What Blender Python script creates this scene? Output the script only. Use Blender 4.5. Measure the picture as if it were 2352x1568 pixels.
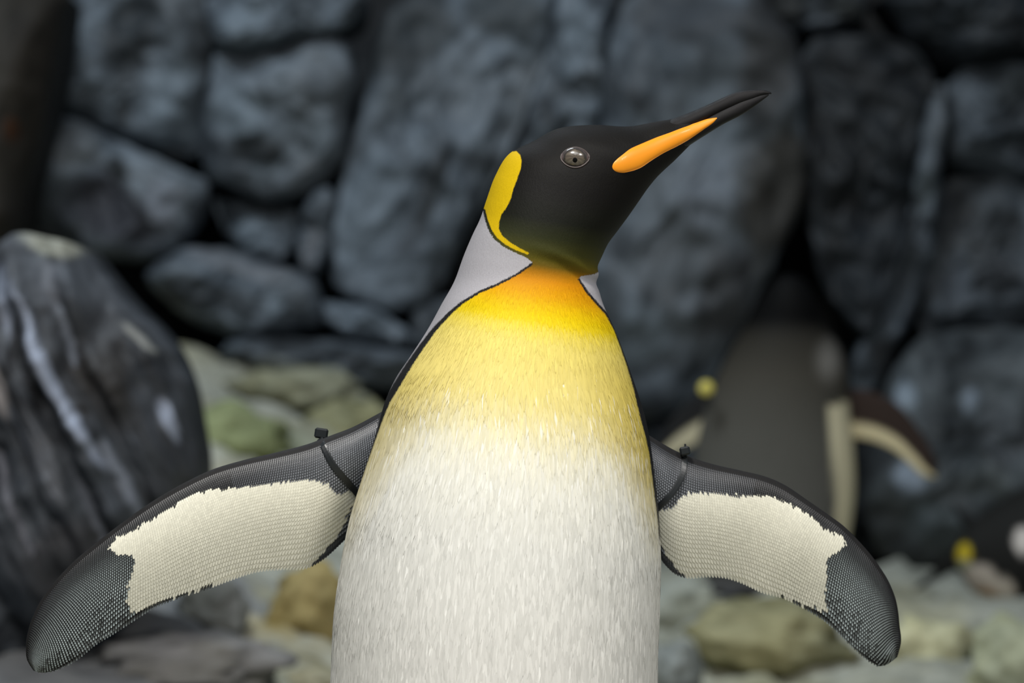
import bpy, bmesh, math, random
import numpy as np
from mathutils import Vector, Matrix, noise
from mathutils.bvhtree import BVHTree

random.seed(7); rng = np.random.default_rng(7)
scene = bpy.context.scene
C = scene.collection
for o in list(bpy.data.objects): bpy.data.objects.remove(o)

# ------------------------------------------------------------------ camera, world, lamps, exposure
DIST = 4.0            # camera to penguin
S = 0.00036           # metres per photo pixel at the penguin
ZC = 0.77             # lens height above the ground the penguin stands on
cam_d = bpy.data.cameras.new('camera'); cam = bpy.data.objects.new('camera', cam_d); C.objects.link(cam)
cam.location = (0, -DIST, ZC); cam.rotation_euler = (math.pi/2, 0, 0)
cam_d.sensor_width = 36.0; cam_d.lens = 36.0*DIST/(2352*S)
cam_d.clip_end = 100
cam_d.dof.use_dof = True; cam_d.dof.focus_distance = DIST-0.06; cam_d.dof.aperture_fstop = cam_d.lens/1000/0.023
cam_d.dof.aperture_blades = 0
scene.camera = cam

world = bpy.data.worlds.new('world'); scene.world = world; world.use_nodes = True
bg = world.node_tree.nodes['Background']
bg.inputs[0].default_value = (0.62, 0.78, 1.0, 1); bg.inputs[1].default_value = 0.16

def area(name, loc, target, size, energy, col):
    d = bpy.data.lights.new(name, 'AREA'); d.shape = 'DISK'; d.size = size; d.energy = energy; d.color = col
    o = bpy.data.objects.new(name, d); C.objects.link(o); o.location = loc
    o.rotation_euler = (Vector(target)-Vector(loc)).to_track_quat('-Z', 'Y').to_euler()
    return o
area('ceiling_lamp_front', (-0.5, -1.35, 2.9), (-0.05, -0.1, 0.64), 0.4, 80, (1.0, 0.97, 0.92))
area('ceiling_lamp_side', (1.7, -2.3, 2.7), (0.1, -0.05, 0.6), 0.7, 58, (1.0, 0.96, 0.92))
area('ceiling_lamp_hall', (0.3, -3.4, 4.2), (0.0, 0.0, 0.5), 2.4, 44, (0.95, 0.98, 1.0))
area('ceiling_lamp_back', (-1.0, 2.6, 4.0), (-0.2, 5.4, 0.4), 1.4, 128, (0.84, 0.93, 1.0))

vs = scene.view_settings
vs.view_transform = 'Standard'; vs.look = 'None'; vs.gamma = 1.0; vs.use_curve_mapping = False
vs.exposure = 0.0

# ------------------------------------------------------------------ helpers
def P(px, py, y=0.0):
    k = S*(DIST+y)/DIST
    return Vector(((px-1176)*k, y, ZC+(784-py)*k))
def proj(v):
    """photo-sized front-view coordinates of world points (used to measure markings)"""
    k = S*(DIST+v[:, 1])/DIST
    return np.stack([v[:, 0]/k+1176, 784-(v[:, 2]-ZC)/k], 1)

def link(o, parent=None):
    C.objects.link(o)
    if parent is not None: o.parent = parent
    return o
def empty(name, loc, label, cat, group=None):
    o = bpy.data.objects.new(name, None); o.empty_display_size = 0.05; C.objects.link(o); o.location = loc
    o['label'] = label; o['category'] = cat
    if group: o['group'] = group
    return o
def mesh_obj(name, verts, faces, mat, parent=None, smooth=True):
    me = bpy.data.meshes.new(name)
    me.from_pydata([tuple(v) for v in verts], [], [tuple(f) for f in faces]); me.update()
    if smooth: me.polygons.foreach_set('use_smooth', np.ones(len(me.polygons), bool))
    o = bpy.data.objects.new(name, me)
    if mat: me.materials.append(mat)
    C.objects.link(o)
    if parent is not None:
        o.parent = parent
        o.matrix_parent_inverse = Matrix.Translation(-Vector(parent.location)) if parent.parent is None else Matrix.Identity(4)
    return o
def fattr(me, name, arr):
    a = me.attributes.new(name, 'FLOAT', 'POINT'); a.data.foreach_set('value', np.ascontiguousarray(arr, np.float32))
def cattr(me, name, arr):
    a = me.attributes.new(name, 'FLOAT_COLOR', 'POINT')
    rgba = np.ones((len(arr), 4), np.float32); rgba[:, :3] = arr
    a.data.foreach_set('color', rgba.ravel())

def set_marks(o, mk):
    mk = np.array(mk, float); cattr(o.data, 'mark', mk[:, :3]); fattr(o.data, 'mark_strength', np.clip(mk[:, 3], 0, 1))

def catmull(arr, n, dens=None):
    """resample rows through a Catmull-Rom spline; dens = samples weight per segment"""
    a = np.asarray(arr, float); m = len(a)
    mid = (a[:, :2]+a[:, 2:4])/2 if a.shape[1] >= 4 else a[:, :2]
    d = np.linalg.norm(np.diff(mid, axis=0), axis=1)+1e-6
    cum = np.concatenate([[0], np.cumsum(d)]); ts = np.linspace(0, cum[-1], n)
    if dens is not None:
        cw = np.concatenate([[0], np.cumsum(dens)]); ts = np.interp(np.linspace(0, cw[-1], n), cw, cum)
    i = np.clip(np.searchsorted(cum, ts, 'right')-1, 0, m-2); u = ((ts-cum[i])/d[i])[:, None]
    p0 = a[np.maximum(i-1, 0)]; p1 = a[i]; p2 = a[i+1]; p3 = a[np.minimum(i+2, m-1)]
    # non-uniform tangents keep the curve from overshooting
    dm = d[np.maximum(i-1, 0)][:, None]; d0 = d[i][:, None]; dn = d[np.minimum(i+1, m-2)][:, None]
    t1 = ((p1-p0)/dm*d0+(p2-p1)/d0*dm)/(dm+d0)*d0
    t2 = ((p2-p1)/d0*dn+(p3-p2)/dn*d0)/(d0+dn)*d0
    return (2*u**3-3*u**2+1)*p1+(u**3-2*u**2+u)*t1+(-2*u**3+3*u**2)*p2+(u**3-u**2)*t2

def tube_faces(n, m, close=True):
    f = []
    for i in range(n-1):
        for j in range(m):
            a = i*m+j; b = i*m+(j+1) % m
            f.append((a, b, b+m, a+m))
    return f

def loft(ribs, n, m, dens=None, expo=1.0):
    """ribs: Lx Ly Rx Ry yc front_depth back_depth -> vertices (n*m+2), faces, (t, theta)"""
    r = catmull(ribs, n, dens)
    th = np.linspace(0, 2*np.pi, m, endpoint=False)
    k = (S*(DIST+r[:, 4])/DIST)[:, None]
    cx = ((r[:, 0]+r[:, 2])/2)[:, None]; cy = ((r[:, 1]+r[:, 3])/2)[:, None]
    hx = ((r[:, 2]-r[:, 0])/2)[:, None]; hy = ((r[:, 3]-r[:, 1])/2)[:, None]
    c = np.cos(th)[None]; s = np.sin(th)[None]
    cc = np.sign(c)*np.abs(c)**expo; ss = np.sign(s)*np.abs(s)**expo
    X = (cx+hx*cc-1176)*k; Z = ZC+(784-(cy+hy*cc))*k
    Y = r[:, 4][:, None]-np.where(ss > 0, r[:, 5][:, None]*ss, r[:, 6][:, None]*ss)
    V = np.stack([X, Y, Z], -1)
    faces = tube_faces(n, m)
    v = V.reshape(-1, 3)
    c0 = V[0].mean(0); c1 = V[-1].mean(0)
    v = np.concatenate([v, [c0, c1]])
    a = n*m
    faces += [(a, (j+1) % m, j) for j in range(m)]
    b = (n-1)*m
    faces += [(a+1, b+j, b+(j+1) % m) for j in range(m)]
    TH = np.concatenate([np.tile(th, n), [0, 0]])
    return v, faces, V, TH, r

def sdf(poly, pts):
    """signed distance (positive inside) of 2-D points to a polygon"""
    poly = np.asarray(poly, float); n = len(poly)
    d = np.full(len(pts), 1e9); inside = np.zeros(len(pts), bool)
    x, y = pts[:, 0], pts[:, 1]
    for i in range(n):
        a = poly[i]; b = poly[(i+1) % n]; e = b-a
        L = e@e+1e-12
        t = np.clip(((x-a[0])*e[0]+(y-a[1])*e[1])/L, 0, 1)
        d = np.minimum(d, (x-a[0]-t*e[0])**2+(y-a[1]-t*e[1])**2)
        if a[1] != b[1]:
            cond = ((a[1] > y) != (b[1] > y)) & (x < (b[0]-a[0])*(y-a[1])/(b[1]-a[1])+a[0])
            inside ^= cond
    d = np.sqrt(d)
    return np.where(inside, d, -d)

def ramp(q, stops):
    xs = [s[0] for s in stops]
    return np.stack([np.interp(q, xs, [s[1][i] for s in stops]) for i in range(3)], -1)

# ------------------------------------------------------------------ materials
def new_mat(name):
    m = bpy.data.materials.new(name); m.use_nodes = True
    nt = m.node_tree; return m, nt, nt.nodes['Principled BSDF']
def N(nt, t, **kw):
    n = nt.nodes.new(t)
    for k, v in kw.items(): setattr(n, k, v)
    return n
def math_node(nt, op, a, b=None, clamp=False):
    n = N(nt, 'ShaderNodeMath', operation=op); n.use_clamp = clamp
    for i, x in enumerate((a, b)):
        if x is None: continue
        if isinstance(x, (int, float)): n.inputs[i].default_value = x
        else: nt.links.new(x, n.inputs[i])
    return n.outputs[0]
def mix_col(nt, f, a, b, mode='MIX'):
    n = N(nt, 'ShaderNodeMix', data_type='RGBA', blend_type=mode)
    for s, x in ((n.inputs[0], f), (n.inputs[6], a), (n.inputs[7], b)):
        if isinstance(x, (int, float)): s.default_value = x
        elif isinstance(x, tuple): s.default_value = (*x, 1)
        else: nt.links.new(x, s)
    return n.outputs[2]
def attr(nt, name):
    return N(nt, 'ShaderNodeAttribute', attribute_name=name)
def noise_tex(nt, scale, detail=3, vec=None, rough=0.55, dist=0.0):
    n = N(nt, 'ShaderNodeTexNoise'); n.inputs['Scale'].default_value = scale; n.inputs['Detail'].default_value = detail
    n.inputs['Roughness'].default_value = rough; n.inputs['Distortion'].default_value = dist
    if vec is not None: nt.links.new(vec, n.inputs['Vector'])
    return n.outputs['Fac']
def mapping(nt, scale, rot=(0, 0, 0)):
    tc = N(nt, 'ShaderNodeTexCoord'); mp = N(nt, 'ShaderNodeMapping')
    mp.inputs['Scale'].default_value = scale; mp.inputs['Rotation'].default_value = rot
    nt.links.new(tc.outputs['Object'], mp.inputs['Vector']); return mp.outputs['Vector']
def maprange(nt, x, a, b, c=0.0, d=1.0):
    n = N(nt, 'ShaderNodeMapRange'); n.clamp = True
    nt.links.new(x, n.inputs[0])
    for i, v in enumerate((a, b, c, d)): n.inputs[i+1].default_value = v
    return n.outputs[0]
def bump(nt, h, strength, dist, bsdf):
    b = N(nt, 'ShaderNodeBump'); b.inputs['Strength'].default_value = strength; b.inputs['Distance'].default_value = dist
    nt.links.new(h, b.inputs['Height']); nt.links.new(b.outputs[0], bsdf.inputs['Normal'])

def plumage_material():
    m, nt, b = new_mat('plumage')
    vec = mapping(nt, (1, 1, 0.45))
    n1 = noise_tex(nt, 900, 2, vec)
    wob = math_node(nt, 'MULTIPLY', math_node(nt, 'SUBTRACT', n1, 0.5), 7.0)
    def edge(name, soft=1.3, k=1.0):
        a = attr(nt, name).outputs['Fac']
        return maprange(nt, math_node(nt, 'ADD', a, math_node(nt, 'MULTIPLY', wob, k)), -soft, soft)
    A = edge('edge_line'); B = edge('edge_inner'); E = edge('edge_ear', 1.2, 0.5); W = edge('edge_white', 2.0, 2.0)
    neck = attr(nt, 'neck').outputs['Color']
    cc = attr(nt, 'tint').outputs['Color']
    fine = noise_tex(nt, 1500, 3, mapping(nt, (1, 1, 0.35)))
    col = mix_col(nt, A, neck, (0.012, 0.012, 0.012))
    col = mix_col(nt, B, col, cc)
    col = mix_col(nt, E, col, (0.52, 0.35, 0.003))
    col = mix_col(nt, W, col, (0.74, 0.71, 0.58))
    col = mix_col(nt, 1.0, col, mix_col(nt, fine, (0.80, 0.80, 0.80), (1.12, 1.12, 1.12)), 'MULTIPLY')
    nt.links.new(col, b.inputs['Base Color'])
    b.inputs['Roughness'].default_value = 0.6; b.inputs['Specular IOR Level'].default_value = 0.1
    bump(nt, math_node(nt, 'ADD', fine, noise_tex(nt, 420, 2, mapping(nt, (1, 1, 0.3)))), 0.35, 0.0006, b)
    return m
def tint_material(name, rough=0.55, spec=0.4, fine_scale=0, amount=0.0, sheen=0.0):
    m, nt, b = new_mat(name)
    cc = attr(nt, 'tint').outputs['Color']
    if fine_scale:
        f = noise_tex(nt, fine_scale, 3)
        cc = mix_col(nt, 1.0, cc, mix_col(nt, f, (1-amount,)*3, (1+amount,)*3), 'MULTIPLY')
    nt.links.new(cc, b.inputs['Base Color'])
    b.inputs['Roughness'].default_value = rough; b.inputs['Specular IOR Level'].default_value = spec
    b.inputs['Sheen Weight'].default_value = sheen
    return m
def plain(name, col, rough=0.5, spec=0.5, coat=0.0, nscale=0, namount=0.15, bumpd=0.0):
    m, nt, b = new_mat(name)
    if nscale:
        f = noise_tex(nt, nscale, 4)
        c = mix_col(nt, f, tuple(x*(1-namount) for x in col), tuple(min(1, x*(1+namount)) for x in col))
        nt.links.new(c, b.inputs['Base Color'])
        if bumpd: bump(nt, f, 0.5, bumpd, b)
    else: b.inputs['Base Color'].default_value = (*col, 1)
    b.inputs['Roughness'].default_value = rough; b.inputs['Specular IOR Level'].default_value = spec
    b.inputs['Coat Weight'].default_value = coat; b.inputs['Coat Roughness'].default_value = 0.03
    return m
def rock_material(name, lo, hi, warm, scale=3.0, rough=0.6, warm_amt=0.5):
    m, nt, b = new_mat(name)
    oi = N(nt, 'ShaderNodeObjectInfo')
    tc = N(nt, 'ShaderNodeTexCoord')
    add = N(nt, 'ShaderNodeVectorMath', operation='ADD')
    comb = N(nt, 'ShaderNodeCombineXYZ')
    nt.links.new(math_node(nt, 'MULTIPLY', oi.outputs['Random'], 40.0), comb.inputs[0])
    nt.links.new(tc.outputs['Object'], add.inputs[0]); nt.links.new(comb.outputs[0], add.inputs[1])
    v = add.outputs[0]
    n1 = noise_tex(nt, scale, 5, v, 0.6, 0.6); n2 = noise_tex(nt, scale*4.5, 4, v, 0.6); n3 = noise_tex(nt, scale*0.6, 3, v)
    f = maprange(nt, math_node(nt, 'ADD', math_node(nt, 'MULTIPLY', n1, 0.65), math_node(nt, 'MULTIPLY', n2, 0.35)), 0.37, 0.62)
    col = mix_col(nt, f, lo, hi)
    col = mix_col(nt, math_node(nt, 'MULTIPLY', maprange(nt, n3, 0.45, 0.65), warm_amt), col, warm)
    col = mix_col(nt, 1.0, col, oi.outputs['Color'], 'MULTIPLY')
    col = mix_col(nt, attr(nt, 'mark_strength').outputs['Fac'], col, attr(nt, 'mark').outputs['Color'])
    nt.links.new(col, b.inputs['Base Color'])
    b.inputs['Roughness'].default_value = rough; b.inputs['Specular IOR Level'].default_value = 0.15
    bump(nt, n2, 0.3, 0.012, b)
    return m

M_PLUM = plumage_material()
M_BLADE = tint_material('breast_feather', 0.6, 0.1)
M_SCALE = tint_material('flipper_scale', 0.42, 0.5)
M_SIMPLE = tint_material('background_plumage', 0.7, 0.08, 60, 0.15)
M_BEAK = plain('beak_horn', (0.006, 0.0055, 0.006), 0.4, 0.16, 0.0, 300, 0.4, 0.0004)
M_PLATE = plain('beak_plate', (0.74, 0.255, 0.010), 0.42, 0.3, 0.08, 160, 0.08)
M_PUPIL = plain('pupil', (0.001, 0.001, 0.001), 0.6, 0.1, 0.0)
M_LID = plain('eyelid', (0.055, 0.042, 0.038), 0.45, 0.4, 0, 900, 0.3)
M_TIE = plain('black_nylon', (0.010, 0.012, 0.013), 0.38, 0.5, 0, 400, 0.3)
M_FOOT = plain('foot_skin', (0.03, 0.03, 0.032), 0.6, 0.4, 0, 200, 0.4, 0.001)
M_YELLOW = plain('yellow_tag', (0.55, 0.47, 0.09), 0.4, 0.5, 0, 100, 0.2)
M_ROCK = rock_material('wall_rock', (0.026, 0.031, 0.036), (0.155, 0.186, 0.212), (0.09, 0.09, 0.085), 5.0, 0.55, 0.45)
M_CREVICE = rock_material('crevice_rock', (0.010, 0.011, 0.012), (0.030, 0.033, 0.036), (0.02, 0.018, 0.015), 4.0, 0.7)  # dark rock of the pillar; as wall backing it paints in crevice shade
M_BANK = rock_material('mossy_rock', (0.15, 0.155, 0.125), (0.42, 0.42, 0.355), (0.30, 0.28, 0.17), 5.0, 0.75, 0.6)

# ------------------------------------------------------------------ setting: ground, rock wall, bank
def fbm(p, o=4):
    return noise.fractal(p, 0.9, 2.0, o, noise_basis='PERLIN_ORIGINAL')

def bank_height(x, y):
    xm = (x+0.2)/0.5; w = 1/(1+math.exp(max(-30, min(30, -xm*3))))       # 0 left, 1 right
    left = np.interp(y, [0.6, 1.6, 2.8, 4.0, 5.1, 6.4], [0.0, 0.09, 0.37, 0.53, 0.735, 0.80])
    right = np.interp(y, [0.6, 1.6, 2.8, 3.8, 4.6, 6.4], [0.0, 0.05, 0.16, 0.24, 0.28, 0.29])
    return left*(1-w)+right*w
def build_ground():
    xs = np.concatenate([np.linspace(-9, -2.2, 12, endpoint=False), np.linspace(-2.2, 2.4, 185), np.linspace(2.4, 9, 13)[1:]])
    ys = np.concatenate([np.linspace(-9, 0.6, 25, endpoint=False), np.linspace(0.6, 6.4, 190)])
    verts, marks = [], []
    blobs = [  # x px, y px at depth y: colour patches of algae and ochre
        (590, 985, 4.6, 0.16, (0.155, 0.175, 0.075)), (660, 1040, 4.3, 0.13, (0.15, 0.18, 0.07)), (820, 960, 4.8, 0.12, (0.28, 0.27, 0.15)),
        (700, 1390, 3.1, 0.13, (0.19, 0.14, 0.035)), (660, 1300, 3.3, 0.12, (0.17, 0.15, 0.06)), (720, 1480, 2.9, 0.10, (0.16, 0.13, 0.05)),
        (1750, 1480, 3.3, 0.22, (0.20, 0.19, 0.11)), (1600, 1470, 3.3, 0.12, (0.17, 0.15, 0.08)), (1950, 1500, 3.2, 0.14, (0.22, 0.22, 0.13))]
    bl = [(P(a, b, c), r, col) for a, b, c, r, col in blobs]
    for y in ys:
        for x in xs:
            z = bank_height(x, y)
            k = min(1, max(0, (y-0.5)/1.2))
            p = Vector((x*1.6, y*1.6, 3.1))
            z += k*(0.05*fbm(p*1.7)+0.03*abs(fbm(p*4))+0.012*fbm(p*11))
            verts.append((x, y, z))
            m = [0, 0, 0, 0]
            for c, r, col in bl:
                d = math.hypot(x-c.x, (y-c.y)*0.55)/r
                a = max(0, 1-d*d)*0.9*(0.6+0.7*fbm(p*5))
                if a > m[3]: m = [*col, min(1, a)]
            if x < -0.35 and y < 3.4 and y > 1.2 and m[3] < 0.3: m = [0.155, 0.16, 0.18, 0.75*(1-m[3])]
            marks.append(m)
    nx = len(xs)
    faces = [(j*nx+i, j*nx+i+1, (j+1)*nx+i+1, (j+1)*nx+i) for j in range(len(ys)-1) for i in range(nx-1)]
    o = mesh_obj('ground', verts, faces, M_BANK)
    set_marks(o, marks)
    o['kind'] = 'structure'; o['label'] = 'grey and mossy rocky bank rising behind the penguin'
    return o
ground = build_ground()

def chaikin(p, it=2):
    p = np.asarray(p, float)
    for _ in range(it):
        q = np.roll(p, -1, 0)
        p = np.stack([0.75*p+0.25*q, 0.25*p+0.75*q], 1).reshape(-1, 2)
    return p
def resample_closed(p, n):
    q = np.vstack([p, p[:1]]); d = np.linalg.norm(np.diff(q, axis=0), axis=1); c = np.concatenate([[0], np.cumsum(d)])
    t = np.linspace(0, c[-1], n, endpoint=False)
    return np.stack([np.interp(t, c, q[:, 0]), np.interp(t, c, q[:, 1])], 1)

def rock_slab(name, poly, dist, mat, parent=None, bulge=0.07, thick=0.3, rough=0.03, tone=(1, 1, 1), marks=(), seed=0, ridge=None, n=84, rings=20, tilt=0.0, smooth_it=2, lean=0.0, edge_pow=2.6, grow=0.0):
    """a solid stone: measured outline, domed and roughened face, sides running back"""
    y0 = dist-DIST
    pl = resample_closed(chaikin(poly, smooth_it), n); c = pl.mean(0)
    if grow: pl = pl+(pl-c)/np.linalg.norm(pl-c, axis=1)[:, None]*grow
    V, MK = [], []
    rs = np.linspace(0, 1, rings)**1.25
    off = Vector((seed*7.3, seed*3.1, seed*1.7))
    def push(px, py, h):
        w = P(px, py, y0)
        q = w*3.0+off
        hh = h+rough*fbm(q*1.4, 5)*min(1, h/(bulge*0.4+1e-6)+0.25)+0.4*rough*fbm(q*5, 3)
        if ridge:
            ang, freq, amp = ridge
            s = (px*math.cos(ang)+py*math.sin(ang))
            hh += amp*fbm(Vector((s*freq, (px-py)*freq*0.08, seed)), 4)
        hh += tilt*(py-c[1])*S*dist/DIST+lean*(px-c[0])*S*dist/DIST
        w.y -= hh
        w.x += 0.25*rough*fbm(q*2.3+Vector((9, 0, 0))); w.z += 0.25*rough*fbm(q*2.3+Vector((0, 9, 0)))
        V.append(w)
        m = [0, 0, 0, 0]
        for (mx, my, rx, ry, ang, col, st) in marks:
            dx, dy = px-mx, py-my; ca, sa = math.cos(ang), math.sin(ang)
            u = (dx*ca+dy*sa)/rx; v = (-dx*sa+dy*ca)/ry
            d = math.hypot(u, v)+0.35*fbm(q*3.5+Vector((3, 3, 3)), 3)
            a = max(0.0, min(1.0, (1.15-d)*2.2))*st
            if a > m[3]: m = [*col, a]
        MK.append(m)
    for j in range(n):                       # back rim
        w = P(*pl[j], y0); w.y += thick; V.append(w); MK.append([0, 0, 0, 0])
    for r in rs[:-1]:
        h = bulge*(1-(1-r)**edge_pow)
        for j in range(n):
            q = pl[j]*(1-r)+c*r
            push(q[0], q[1], h)
    push(c[0], c[1], bulge)
    F = tube_faces(rings, n)
    last = (rings-1)*n
    F += [(last+j, last+(j+1) % n, rings*n) for j in range(n)]
    F += [tuple(range(n))[::-1]]
    o = mesh_obj(name, V, [f[::-1] for f in F], mat, parent)
    set_marks(o, MK)
    o.color = (*tone, 1)
    return o

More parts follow.
